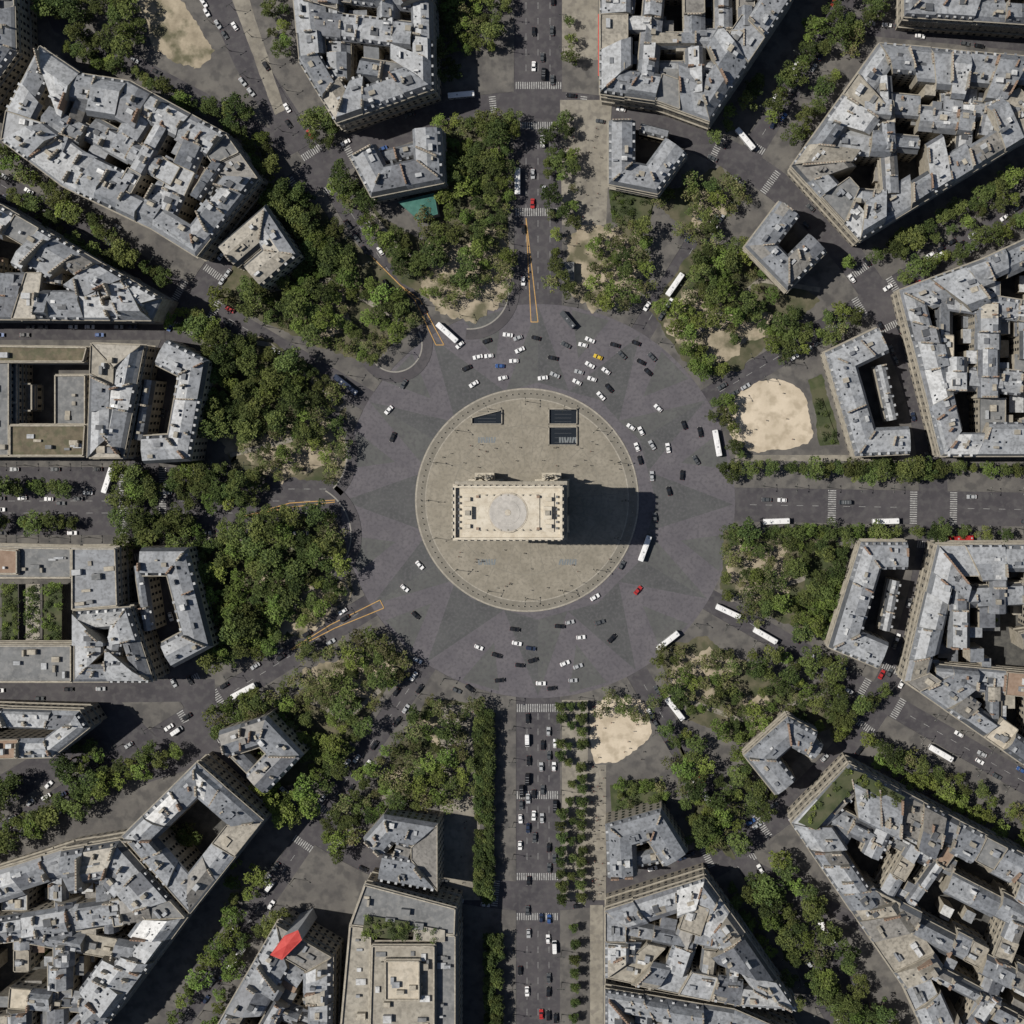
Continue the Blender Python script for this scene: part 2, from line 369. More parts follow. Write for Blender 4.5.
def lot(B,o0,o1,i0,i1,h,dorm=True,flat=None,chim=True,calm=False):
    L=dist(lerp(o0,i0,.5),lerp(o1,i1,.5)); wid=(dist(o0,i0)+dist(o1,i1))/2
    if L<1.0 or wid<2: return
    kind=R.random()
    fr=min(R.choice([.9,1.4,1.9])/wid,.22); mh=R.uniform(1.8,3.2) if kind<.75 else R.uniform(.3,.9)
    rh=mh+max(.4,wid*R.uniform(.04,.17))
    if calm: mh=2.4; rh=3.4; fr=min(1.6/wid,.2)
    P=lambda t,u:lerp(lerp(o0,o1,u),lerp(i0,i1,u),t)
    wm=R.choice(['limestone','limestone','limestone2','plaster'])
    if flat is None: flat=R.random()<(.15 if not calm else .1)
    an0=math.atan2(o1[1]-o0[1],o1[0]-o0[0])
    if flat:
        q=[P(0,0),P(0,1),P(1,1),P(1,0)]
        if area(q)<0:q.reverse()
        hh=h+R.uniform(0,2.5)
        rm=R.choice(['roof_gravel','roof_grey','roof_beige','roof_grey','zinc6','zinc7','zinc2','roof_tile' if R.random()<.4 else 'zinc1'])
        B['walls'].prism(q,0,hh,wm,rm)
        qi=inset(q,.4)
        for k in range(4):
            j=(k+1)%4; p1,p2=q[k],q[j]; m=lerp(lerp(p1,p2,.5),lerp(qi[k],qi[j],.5),.5)
            B['walls'].box(m[0],m[1],max(.2,dist(p1,p2)-.8),.3,hh,hh+.6,math.atan2(p2[1]-p1[1],p2[0]-p1[0]),wm)
        for k in range(R.randint(0,4)):
            c=P(R.uniform(.25,.75),R.uniform(.25,.75)); B['chim'].box(c[0],c[1],R.uniform(1,4.2),R.uniform(1,3),hh,hh+R.uniform(.6,2.4),an0,R.choice(['metal','plaster','roof_grey','zinc5','zinc1']))
    else:
        ridge=R.choice([.5,.5,.5,.35,.65,.8,.2]) if not calm else .5
        ridge=min(max(ridge,fr+.03),1-fr-.03)
        prof=[(0,h),(fr,h+mh),(ridge,h+rh+(1.2 if ridge!=.5 else 0)),(1-fr,h+mh),(1,h)]
        for (t,a,b) in ((0,0,1),(1,1,0)):
            p,q=P(t,a),P(t,b); B['walls'].poly([(*p,0),(*q,0),(*q,h),(*p,h)],wm)
        for u in (0,1):
            B['walls'].poly([(*P(0,u),0)]+[(*P(t,u),zz) for t,zz in prof]+[(*P(1,u),0)],wm)
        base=R.choice(TONE) if R.random()<.85 or calm else R.choice([4,6,7,5,4,6]); sl=R.choice(['slate','slate2','slate2','zinc4','zinc0'])
        npan=max(1,int(L/5))
        for k in range(4):
            (t0,z0),(t1,z1)=prof[k],prof[k+1]
            if k in(0,3): B['roof'].poly([(*P(t0,0),z0),(*P(t0,1),z0),(*P(t1,1),z1),(*P(t1,0),z1)],sl)
            else:
                for j in range(npan):
                    u0,u1=j/npan,(j+1)/npan
                    mm=ZI[base] if R.random()<.84 else ZI[R.choice(TONE)]
                    B['roof'].poly([(*P(t0,u0),z0),(*P(t0,u1),z0),(*P(t1,u1),z1),(*P(t1,u0),z1)],mm)
        def zt(t):
            for k in range(4):
                if prof[k][0]<=t<=prof[k+1][0]+1e-6: return prof[k][1]+(prof[k+1][1]-prof[k][1])*(t-prof[k][0])/max(1e-6,prof[k+1][0]-prof[k][0])
            return h
        if R.random()<.7:
            for k in range(int(L*wid/R.uniform(22,60))):
                t=R.uniform(fr+.04,.9-fr); u=R.uniform(.06,.9); dt=.8/wid; du=.7/L
                if abs(t-prof[2][0])<dt*1.3: continue
                pts=[(*P(a,b),zt(a)+.09) for a,b in ((t,u),(t,min(1,u+du)),(t+dt,min(1,u+du)),(t+dt,u))]
                B['win'].poly(pts,'glass')
        for k in range(int(L*wid/95+R.random()*.9)):
            c=P(R.uniform(.25,.75),R.uniform(.15,.85)); B['chim'].box(c[0],c[1],R.uniform(.7,3.2),R.uniform(.6,2.4),h+mh-.2,h+rh+R.uniform(.4,2.0),an0,R.choice(['plaster','metal',ZI[base],'slate2','zinc5','limestone2']))
        if L*wid>85 and R.random()<.3 and not calm:
            c=P(R.uniform(.4,.6),R.uniform(.4,.6)); sx_,sy_=R.uniform(2,3.8),R.uniform(2,3.5)
            B['chim'].box(c[0],c[1],sx_,sy_,h+mh,h+rh+.4,an0,'plaster','slate')
        if dorm and mh>1.7:
            for side in (0,1):
                if R.random()<(.3 if side==0 else .6): continue
                pa,pb=(P(fr*.6,0),P(fr*.6,1)) if side==0 else (P(1-fr*.6,0),P(1-fr*.6,1))
                LL=dist(pa,pb); sp=R.uniform(2.8,4.2); n=int(LL/sp); an=math.atan2(pb[1]-pa[1],pb[0]-pa[0]); dm=R.choice(['slate2','plaster',ZI[base]])
                for k in range(n):
                    c=lerp(pa,pb,(k+.5)/n); B['roof'].box(c[0],c[1],1.1,1.3,h+.4,h+min(2.2,mh),an,dm,R.choice([ZI[base],'zinc3']))
        def stack(u,pp):
            segs=R.choice([[(.15,.85)],[(.12,.4),(.6,.88)],[(.2,.5)],[(.5,.85)],[(.12,.4),(.6,.88)],[(.35,.65)]])
            for s0,s1 in segs:
                p,q=P(s0,u),P(s1,u); m=lerp(p,q,.5); an=math.atan2(q[1]-p[1],q[0]-p[0]); zz=h+rh+R.uniform(.9,2.8)
                B['chim'].box(m[0],m[1],dist(p,q)*pp,R.uniform(.5,.8),h,zz,an,R.choice(['plaster','plaster','limestone2','zinc6','roof_tile']))
                n=max(1,int(dist(p,q)*pp/1.2))
                for k in range(n):
                    c=lerp(p,q,.5+((k+.5)/n-.5)*pp); B['chim'].box(c[0],c[1],.28,.28,zz,zz+.6,an,'pots',taper=.7)
        if chim:
            if R.random()<.9: stack(.42/L,1)
            if L>9 and R.random()<.45: stack(R.uniform(.35,.65),.5)
    q=[P(0,0),P(0,1),P(1,1),P(1,0)]
    if area(q)>0:
        facade(B,o0,o1,h); facade(B,i1,i0,h,ledge=False)
    else:
        facade(B,o1,o0,h); facade(B,i0,i1,h,ledge=False)
def newB(): return {k:MB() for k in('walls','roof','chim','win','trim','yard')}
def finish(B,name):
    e=empty(name)
    B['walls'].obj('walls',e);B['roof'].obj('roof',e);B['chim'].obj('chimneys',e);B['win'].obj('windows',e);B['trim'].obj('balconies',e);B['yard'].obj('courtyard',e)
    return e
def ribbon(B,outer,inner,closed,h,lotlen=12,dorm=True,flat=None,hv=1.2,ext=False,calm=False):
    n=len(outer)
    for i in range(n if closed else n-1):
        j=(i+1)%n; L=dist(lerp(outer[i],inner[i],.5),lerp(outer[j],inner[j],.5)); k=max(1,int(round(L/(lotlen*R.uniform(.85,1.35)))))
        us=[0]+sorted([(q+R.uniform(-.3,.3))/k for q in range(1,k)])+[1]
        for a,b in zip(us[:-1],us[1:]):
            o0,o1,i0,i1=lerp(outer[i],outer[j],a),lerp(outer[i],outer[j],b),lerp(inner[i],inner[j],a),lerp(inner[i],inner[j],b)
            if ext:
                f=R.choice([.8,.95,1.0,1.15,1.35,1.6]); i0,i1=lerp(o0,i0,f),lerp(o1,i1,f)
            lot(B,o0,o1,i0,i1,h+R.uniform(-hv,hv),dorm,flat,calm=calm)
def wing(B,pts,w,h,flat=None,hv=1.2,lotlen=12,dorm=True,calm=False):
    A=[];I=[]
    n=len(pts)
    for i in range(n):
        if i==0: d=Vector((pts[1][0]-pts[0][0],pts[1][1]-pts[0][1])).normalized(); nn=Vector((-d.y,d.x)); k=1
        elif i==n-1: d=Vector((pts[-1][0]-pts[-2][0],pts[-1][1]-pts[-2][1])).normalized(); nn=Vector((-d.y,d.x)); k=1
        else:
            d1=Vector((pts[i][0]-pts[i-1][0],pts[i][1]-pts[i-1][1])).normalized(); d2=Vector((pts[i+1][0]-pts[i][0],pts[i+1][1]-pts[i][1])).normalized()
            n1=Vector((-d1.y,d1.x));nn=(n1+Vector((-d2.y,d2.x))).normalized();k=1/max(.5,nn.dot(n1))
        A.append((pts[i][0]-nn.x*w/2*k,pts[i][1]-nn.y*w/2*k)); I.append((pts[i][0]+nn.x*w/2*k,pts[i][1]+nn.y*w/2*k))
    ribbon(B,A,I,False,h,lotlen,dorm,flat,hv,calm=calm)
    BP.append(A+I[::-1])
def clip(poly,p,d):
    ts=[]
    for i in range(len(poly)):
        a,b=poly[i],poly[(i+1)%len(poly)]; ex,ey=b[0]-a[0],b[1]-a[1]; den=d[0]*ey-d[1]*ex
        if abs(den)<1e-9: continue
        t=((a[0]-p[0])*ey-(a[1]-p[1])*ex)/den; s=((a[0]-p[0])*d[1]-(a[1]-p[1])*d[0])/den
        if 0<=s<1: ts.append(t)
    ts.sort(); return [(ts[i],ts[i+1]) for i in range(0,len(ts)-1,2)]
def block(poly,h=21,w=30,gap=15,name='apartment_building',flat=None,nospine=False,dens=.92,tone=None,hv=1.2,ext=True):
    global TONE
    TONE=tone or R.choice([[0,1,1,2,2,0],[1,2,2,1,4,1],[0,0,1,2,6,1],[1,1,2,6,3,0]])
    wp=[W(p,h+2) for p in poly]
    if area(wp)<0: wp.reverse()
    w*=S*.94; B=newB(); inn=inset(wp,w); BP.append(wp)
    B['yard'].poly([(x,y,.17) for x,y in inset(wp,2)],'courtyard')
    ribbon(B,wp,inn,True,h,10.5,True,flat,hv,ext=ext and not nospine)
    if not nospine:
        e=max(range(len(wp)),key=lambda i:dist(wp[i],wp[(i+1)%len(wp)])); a,b=wp[e],wp[(e+1)%len(wp)]
        d=((b[0]-a[0])/dist(a,b),(b[1]-a[1])/dist(a,b)); nrm=(-d[1],d[0])
        core=inset(wp,w*.75)
        ex=[(p[0]-a[0])*d[0]+(p[1]-a[1])*d[1] for p in wp]; ey=[(p[0]-a[0])*nrm[0]+(p[1]-a[1])*nrm[1] for p in wp]
        x=min(ex)+w*1.1+R.uniform(2,5)
        while x<max(ex)-w:
            ww=R.uniform(5.5,12); sk=R.uniform(-.18,.18); nv=(nrm[0]+d[0]*sk,nrm[1]+d[1]*sk)
            p=(a[0]+d[0]*x,a[1]+d[1]*x)
            for t0,t1 in clip(core,p,nv):
                if t1-t0<5 or R.random()>dens: continue
                L=t1-t0; r=R.random()
                if r<.3: t1=t0+L*R.uniform(.35,.7)
                elif r<.6: t0=t1-L*R.uniform(.35,.7)
                hh=h-R.uniform(0,5)
                wing(B,[(p[0]+nv[0]*t0,p[1]+nv[1]*t0),(p[0]+nv[0]*t1,p[1]+nv[1]*t1)],ww,hh,flat,.8,9,dorm=R.random()<.3); BP.pop()
            x+=ww+R.uniform(.15,.7)*gap
        y=min(ey)+w+R.uniform(9,14)
        while y<max(ey)-w-4:
            p=(a[0]+nrm[0]*y,a[1]+nrm[1]*y)
            for t0,t1 in clip(core,p,d):
                if t1-t0>8:
                    tt=t0
                    while tt<t1-6:
                        te=min(t1,tt+R.uniform(12,34)); off=R.uniform(-4,4)
                        if R.random()<.82: wing(B,[(p[0]+d[0]*tt+nrm[0]*off,p[1]+d[1]*tt+nrm[1]*off),(p[0]+d[0]*te+nrm[0]*off,p[1]+d[1]*te+nrm[1]*off)],R.uniform(6,12),h-R.uniform(.6,4),flat,1.3,10,dorm=False); BP.pop()
                        tt=te
            y+=R.uniform(18,25)
        xs=[p[0] for p in inn];ys=[p[1] for p in inn]
        for k in range(int(abs(area(inn))/75)):
            x,y=R.uniform(min(xs),max(xs)),R.uniform(min(ys),max(ys))
            if pip(x,y,inn): B['walls'].box(x,y,R.uniform(4,9),R.uniform(4,8),0,R.uniform(5,19),math.atan2(d[1],d[0]),'plaster',R.choice(ZI+['roof_gravel','roof_grey','roof_tile','slate2']))
    return finish(B,name)
def hotel(path,w,h=17,extra=(),name='corner_mansion',tone=(0,7,4,0)):
    global TONE
    TONE=list(tone)
    B=newB(); wing(B,[W(p,h+2) for p in path],w*S,h,hv=.15,lotlen=13,calm=True)
    for pth,ww,hh in extra: wing(B,[W(p,hh) for p in pth],ww*S,hh,hv=.2,calm=True)
    return finish(B,name)
def flatb(parts,name='office_building'):
    B=newB()
    for poly,h,mt in parts:
        w=[W(p,h) for p in poly]
        if area(w)<0:w.reverse()
        BP.append(w); B['walls'].prism(w,0,h,'limestone',mt)
        qi=inset(w,.7)
        for k in range(len(w)):
            j=(k+1)%len(w); m=lerp(lerp(w[k],w[j],.5),lerp(qi[k],qi[j],.5),.5)
            B['walls'].box(m[0],m[1],dist(w[k],w[j])-.9,.45,h,h+.9,math.atan2(w[j][1]-w[k][1],w[j][0]-w[k][0]),'plaster')
            facade(B,w[k],w[j],h)
        xs=[p[0] for p in qi];ys=[p[1] for p in qi]; qq=inset(w,2.5)
        for k in range(int(abs(area(w))/38)):
            x,y=R.uniform(min(xs),max(xs)),R.uniform(min(ys),max(ys))
            if pip(x,y,qq): B['chim'].box(x,y,R.uniform(.8,4.4),R.uniform(.8,3.2),h,h+R.uniform(.5,2.2),math.atan2(w[1][1]-w[0][1],w[1][0]-w[0][0]),R.choice(['metal','plaster','roof_grey','zinc5','zinc2','roof_gravel']))
    return finish(B,name)
LT=(1,2,2,1)
hotel([(362,150),(378,180),(428,170),(426,128)],28,17,[([(375,160),(418,150)],16,12)])
hotel([(622,120),(622,172),(652,178),(676,145)],26,17,[([(640,128),(668,135)],10,11)],tone=(0,1,1))
hotel([(790,208),(762,245),(788,272),(818,242)],25,17)
hotel([(884,340),(842,360),(866,442),(910,440)],27,17,[([(880,365),(892,420)],12,9)],tone=LT)
hotel([(908,556),(872,556),(846,640),(884,656)],27,17,[([(895,580),(885,630)],12,9)],tone=LT)
hotel([(812,745),(790,733),(762,758),(786,788)],25,17,[([(795,735),(818,752)],18,15)],tone=(0,1))
hotel([(622,878),(620,836),(655,826),(676,860)],28,17,[([(630,860),(660,855)],14,12)],tone=(0,1,7))
hotel([(372,848),(388,830),(424,836),(424,876),(380,868)],26,17,[([(395,850),(410,855)],22,15)])
hotel([(222,745),(262,732),(284,755),(255,785)],27,17,[([(235,750),(255,770)],16,12)])
hotel([(140,562),(176,562),(196,640),(166,656)],27,17,[([(140,565),(150,630)],12,13)],tone=(0,1,1))
hotel([(160,352),(192,368),(178,448),(142,450)],27,17,[([(150,380),(140,440)],12,13)],tone=LT)
hotel([(226,256),(262,225),(280,252),(252,276)],28,17,[([(240,255),(262,248)],16,15)],tone=(6,1,0))
BL=[1,2,2,3,1,0]
block([(38,45),(78,72),(128,80),(225,133),(257,178),(195,256),(150,228),(60,185),(0,140),(5,110)],21,31,13,tone=BL)
block([(-90,170),(0,205),(160,298),(150,320),(-90,318)],21,30,12,tone=BL)
block([(-60,-40),(12,-20),(14,50),(-30,110),(-90,90)],21,28)
block([(90,343),(142,345),(120,458),(86,458)],21,25,nospine=True,tone=[2,3,3,2])
flatb([([(-60,345),(88,347),(84,362),(-60,362)],19,'roof_brown'),([(-60,362),(10,362),(10,456),(-60,456)],17,'roof_grey'),([(10,425),(86,425),(84,456),(10,456)],18,'roof_brown'),([(10,362),(18,362),(18,425),(10,425)],14,'roof_grey'),([(55,375),(86,375),(86,425),(55,425)],14,'roof_grey'),([(20,385),(36,385),(36,410),(20,410)],6,'roof_gravel')])
block([(72,612),(128,608),(152,682),(72,682)],20,22,tone=[2,1,3])
flatb([([(-60,545),(72,548),(72,578),(-60,578)],17,'roof_grey'),([(-60,645),(72,645),(72,682),(-60,682)],17,'roof_grey'),([(72,548),(116,548),(118,606),(72,610)],19,'zinc0'),([(-10,548),(18,550),(18,574),(-10,574)],19,'roof_tile')])
block([(-60,708),(78,712),(88,728),(50,758),(-60,760)],19,20,nospine=True,tone=[3,2,3])
block([(195,764),(262,822),(188,915),(120,838)],21,27,nospine=True,tone=[0,1,7],hv=.3)
block([(118,842),(186,918),(110,1020),(30,1100),(-90,1100),(-90,900),(60,852)],20,28,20,dens=.75)
block([(275,925),(332,958),(330,1090),(180,1090)],20,26)
flatb([([(365,884),(456,908),(455,935),(350,925)],22,'roof_grey'),([(350,925),(372,928),(368,1090),(335,1090)],22,'roof_gravel'),([(435,933),(456,935),(456,1090),(435,1090)],22,'roof_grey'),([(372,945),(435,945),(435,1090),(368,1090)],25,'roof_gravel'),([(385,960),(420,960),(420,1000),(385,1000)],28,'roof_beige')])
block([(605,912),(705,880),(745,935),(798,1012),(740,1008),(605,980)],21,27,12)
block([(605,990),(735,1012),(800,1040),(800,1100),(605,1100)],21,26)
block([(850,765),(1100,895),(1100,1100),(955,1100),(905,990),(792,825)],21,29,18,dens=.8,tone=[0,1,1,7,2])
block([(938,545),(1100,545),(1100,800),(1024,765),(905,682)],21,28,14)
block([(900,290),(985,258),(1100,205),(1100,456),(942,456)],21,30,12,tone=BL)
block([(880,42),(1100,62),(1100,100),(1024,140),(860,240),(792,165)],21,31,12,tone=BL)
block([(905,-60),(1100,-60),(1100,28),(905,15)],21,26)
block([(600,-80),(830,-80),(790,0),(710,120),(655,100),(600,92)],21,29,12)
block([(285,-80),(430,-80),(433,88),(335,122),(298,60)],21,28,14)
for q in ([(1120,250),(1240,190),(1240,450),(1120,450)],[(1120,560),(1240,560),(1240,820),(1120,770)],[(-220,180),(-110,180),(-110,440),(-220,440)],[(-220,560),(-110,560),(-110,900),(-220,900)],[(640,1120),(780,1120),(780,1220),(640,1220)],[(340,1110),(470,1110),(470,1220),(340,1220)]):
    block(q,20,34,20,dens=.5)
def tarp(name,pts,h,m,z0=0):
    mb=MB(); w=[W(p,h) for p in pts]
    if area(w)<0:w.reverse()
    mb.prism(w,z0,h,'metal',m)
    q=inset(w,.5)
    c=(sum(p[0] for p in q)/len(q),sum(p[1] for p in q)/len(q))
    for k in range(len(q)):
        p1,p2=q[k],q[(k+1)%len(q)]; mb.poly([(*p1,h+.02),(*p2,h+.02),(*c,h+.9)],m)
    mb.obj(name)
tarp('red_roof_pavilion',[(284,936),(298,930),(302,940),(282,960),(270,955)],26.5,'red_tarp')
tarp('green_pavilion',[(398,202),(434,193),(438,214),(418,220)],7,'teal_tarp')
tarp('red_awning',[(598,14),(604,14),(604,76),(598,76)],4,'red_tarp')
tarp('glass_kiosk',[(562,262),(574,262),(574,280),(562,280)],4,'roof_grey')
# ------------------------------------------------------------ triumphal arch
def tmpobj(me):
    o=bpy.data.objects.new('tmp',me); scene.collection.objects.link(o); return o
def arch():
    e=empty('triumphal_arch'); X,Y=AC
    LX,LY=44.8,22.2
    def solid(boxes):
        mb=MB()
        for (sx,sy,z0,z1) in boxes:
            mb.box(0,0,sx,sy,z0,z1,0,'arch_stone'); b=len(mb.v)-8; mb.f.append((b+3,b+2,b+1,b)); mb.m.append(0)
        return mb.mesh('t')
    body=tmpobj(solid([(LX,LY,.16,34)]))
    def tunnel(w,hh,L,along):
        mb=MB(); r=w/2; n=20; pr_=[(-r,-1),(r,-1)]+[(r*math.cos(math.pi*k/n),hh-r+r*math.sin(math.pi*k/n)) for k in range(n+1)]
        A=[];Bv=[]
        for s in(-L/2,L/2):
            pts=[((a,s,zz) if along=='y' else (s,a,zz)) for a,zz in pr_]
            (A if s<0 else Bv).extend(pts)
        m=len(pr_)
        mb.v=A+Bv; mb.mats=['arch_stone']
        mb.f=[tuple(range(m)),tuple(range(2*m-1,m-1,-1))]+[(i,(i+1)%m,m+(i+1)%m,m+i)[::-1] for i in range(m)]; mb.m=[0]*len(mb.f)
        me=mb.mesh('t'); bm=bmesh.new(); bm.from_mesh(me); bmesh.ops.recalc_face_normals(bm,faces=bm.faces); bm.to_mesh(me); return tmpobj(me)
    t1=tunnel(14.6,29.2,60,'y'); t2=tunnel(8.4,18.7,80,'x')
    for t in(t1,t2):
        md=body.modifiers.new('b','BOOLEAN'); md.object=t; md.operation='DIFFERENCE'; md.solver='EXACT'
    dg=bpy.context.evaluated_depsgraph_get(); dg.update()
    me=bpy.data.meshes.new_from_object(body.evaluated_get(dg))
    for o in(body,t1,t2): bpy.data.objects.remove(o)
    if not me.materials: me.materials.append(M['arch_stone'])
    o=bpy.data.objects.new('piers_and_vaults',me); scene.collection.objects.link(o); o.parent=e; o.location=(X,Y,0)
    mb=MB()
    def bx(sx,sy,z0,z1,m='arch_stone',x=0,y=0,mt=None): mb.box(X+x,Y+y,sx,sy,z0,z1,0,m,mt)
    bx(LX+.8,LY+.8,34,35.3); bx(LX+2.6,LY+2.6,35.3,36.6,'arch_stone',0,0,'arch_grime')
    bx(LX-.4,LY-.4,36.6,45.6); bx(LX+1.4,LY+1.4,45.6,46.8,'arch_stone',0,0,'arch_roof2')
    bx(LX,LY,46.8,47.6,'arch_stone',0,0,'arch_roof')
    for s in(-1,1):
        bx(LX+.3,.9,47.6,49.4,'arch_stone',0,s*(LY/2-.35),'arch_roof'); bx(.9,LY-1.7,47.6,49.4,'arch_stone',s*(LX/2-.35),0,'arch_roof')
        for k in range(17): bx(1.1,.5,47.4,50.1,'arch_stone',-LX/2+1.2+k*(LX-2.4)/16,s*(LY/2+.25))
        for k in range(8): bx(.5,1.1,47.4,50.1,'arch_stone',s*(LX/2+.45),-LY/2+1.2+k*(LY-2.4)/7)
        for k in range(15): bx(1.3,.4,38,44,'arch_grime',-LX/2+2+k*(LX-4)/14,s*(LY/2-.05))
        for px in (-1,1):
            bx(15.5,1.0,.16,2.2,'arch_stone',px*14.9,s*(LY/2+.4))
            bx(15.3,.8,17.6,18.6,'arch_stone',px*14.9,s*(LY/2+.3))
            bx(8,.5,20.5,26,'arch_grime',px*14.9,s*(LY/2+.2))
    bx(38,16,47.6,48.1,'arch_roof2',0,0,'arch_roof'); bx(26,14.6,48.1,48.5,'arch_grime',0,0,'arch_roof')
    for s in(-1,1):
        bx(3.4,5.2,48.1,50.2,'arch_stone',s*16.5,0,'arch_roof'); bx(2.0,2.0,50.2,50.9,'arch_grime',s*16.5,0)
        for t in(-1,1): bx(2.6,1.6,48.1,49.5,'arch_grime',s*16.8,t*5.6,'arch_roof'); bx(1.2,1.0,48.1,49.3,'roof_tile',s*12.5,t*6.6)
        for k in range(9): bx(.6,.6,48.1,48.9,'arch_grime',-12+k*3,s*7.2)
        for k in range(6): bx(.8,.9,47.6,48.6,'roof_grey',s*20.2,-6.5+k*2.6)
    mb.cyl(X,Y,8.3,8.25,48.5,48.62,64,'arch_roof2'); mb.cyl(X,Y,7.7,7.65,48.62,48.72,64,'arch_dome'); mb.cyl(X,Y,5.0,4.95,48.72,48.8,64,'arch_dome'); mb.cyl(X,Y,1.3,1.2,48.8,48.95,24,'arch_roof2')
    mb.obj('attic_and_terrace',e)
    rl=MB()
    for sx in(-1,1):
        for sy in(-1,1):
            bxx,byy=X+sx*14.9,Y+sy*(LY/2+1.8)
            rl.box(bxx,byy,8,3.6,.16,6.5,0,'arch_stone'); rl.box(bxx,byy,8.6,4.2,6.5,7.1,0,'arch_stone')
            for k in range(16):
                fx=bxx+R.uniform(-3.2,3.2); zz=7.1+ (0 if k<8 else R.uniform(3,8)); fy=byy-sy*(.3 if k>=8 else -.2)+R.uniform(-.4,.4)
                hgt=R.uniform(3.6,5)
                rl.cyl(fx,fy,.9,.65,zz,zz+hgt*.55,7,'arch_stone',fx+R.uniform(-.5,.5),fy); rl.cyl(fx,fy,.75,.35,zz+hgt*.55,zz+hgt*.85,7,'arch_stone',fx+R.uniform(-.6,.6),fy); rl.cyl(fx+.1,fy,.38,.3,zz+hgt*.85,zz+hgt,7,'arch_stone')
                rl.cyl(fx,fy,.25,.15,zz+hgt*.7,zz+hgt*1.05,5,'arch_stone',fx+R.choice([-1,1])*1.3,fy+sy*.5)
    rl.obj('relief_sculptures',e)
arch()
# ------------------------------------------------------------ trees
def rot_leaf(mb,c,s,m,up=.5,rr=R):
    n=Vector((rr.uniform(-1,1),rr.uniform(-1,1),rr.uniform(-.2,1)+up)).normalized()
    a=n.orthogonal().normalized(); b=n.cross(a); t=rr.uniform(0,6.28); u=(a*math.cos(t)+b*math.sin(t))*s; v=(b*math.cos(t)-a*math.sin(t))*s*rr.uniform(.6,1)
    c=Vector(c); mb.poly([tuple(c-u*.9),tuple(c-v*.7),tuple(c+u),tuple(c+v*.75)],m)
def tree(seed,R0=4.0,Ht=11,dens=1.0,mats=('leaf_dark','leaf_mid'),shape='round'):
    rr=random.Random(seed); mb=MB()
    th=Ht*.32
    mb.cyl(0,0,.38,.24,0,th,7,'bark',rr.uniform(-.3,.3),rr.uniform(-.3,.3))
    mb.cyl(0,0,.24,.10,th,Ht*.75,6,'bark',rr.uniform(-.5,.5),rr.uniform(-.5,.5))
    cl=[]
    nc=rr.randint(12,16) if shape=='round' else 20
    sx,sy=rr.uniform(.8,1.15),rr.uniform(.8,1.15)
    for k in range(nc):
        a=2*math.pi*k*.618+rr.uniform(-.4,.4)
        if shape=='box':
            x,y=rr.uniform(-1,1)*R0*.8,rr.uniform(-1,1)*R0*.8; zz=rr.uniform(.5,.92)*Ht; r=1.25
        else:
            f=math.sqrt((k+.5)/nc); rad=R0*f*rr.uniform(.6,1.05); x,y=rad*math.cos(a)*sx,rad*math.sin(a)*sy
            zz=Ht*(.9-.35*f*f)+rr.uniform(-1.6,1.1); r=rr.uniform(.75,1.7)*R0/4
        cl.append((x,y,zz,r))
        mb.cyl(0,0,.14,.05,th*rr.uniform(.9,1.2),zz-r*.3,4,'bark',x*.9,y*.9)
    for (x,y,zz,r) in cl:
        m0=mats[0] if rr.random()<.5 else mats[1]
        for k in range(int(44*dens*r*r/1.6)+4):
            d=Vector((rr.gauss(0,1),rr.gauss(0,1),rr.gauss(0,1)*.8+.25)).normalized()*r*rr.uniform(.5,1.15)
            d.z*=.7
            m=m0 if rr.random()<.75 else mats[1]
            rot_leaf(mb,(x+d.x,y+d.y,zz+d.z),rr.uniform(.26,.46),m,.4,rr)
    return mb.mesh('tree_mesh')
TD=[tree(i,4.3,12,1.25,('leaf_dark','leaf_mid')) for i in range(6)]
TB=[tree(20+i,4.0,11,1.25,('leaf_mid','leaf_bright')) for i in range(4)]
TS=[tree(40+i,4.1,10,.62,('leaf_olive','leaf_mid')) for i in range(5)]
TX=[tree(60+i,2.6,8,1.2,('leaf_mid','leaf_dark'),'box') for i in range(3)]
grid={}
def put(x,y,kind,sc=1.0,mind=3.6,chk=True):
    gx,gy=int(x//8),int(y//8)
    for i in(-1,0,1):
        for j in(-1,0,1):
            for (a,b) in grid.get((gx+i,gy+j),()):
                if (a-x)**2+(b-y)**2<mind*mind: return False
    if chk:
        for bp in BP:
            if pip(x,y,bp): return False
    grid.setdefault((gx,gy),[]).append((x,y))
    if kind=='m': kind=R.choice('DDDBBS')
    elif kind=='n': kind=R.choice('SSSSBD')
    elif kind=='D' and R.random()<.2: kind='B'
    me=R.choice({'D':TD,'B':TB,'S':TS,'X':TX}[kind])
    s=sc*R.choice([R.uniform(.65,.9),R.uniform(.85,1.1),R.uniform(1.05,1.4)]) if kind!='X' else sc*R.uniform(.85,1.1)
    nm={'D':'chestnut_tree','B':'lime_tree','S':'plane_tree','X':'clipped_tree'}[kind]
    inst(nm,me,x,y,.1,0 if kind=='X' else R.uniform(0,6.28),(s*R.uniform(.9,1.1),s,s*R.uniform(.8,1.05))); return True
def row(p,q,sp,kind='m',sc=.9,jit=1.0):
    a,b=W(p),W(q); L=dist(a,b); n=max(1,int(L/(sp*1.06)))
    for k in range(n+1):
        if R.random()<.08: continue
        c=lerp(a,b,k/n); put(c[0]+R.uniform(-jit,jit),c[1]+R.uniform(-jit,jit),kind,sc,2.5)
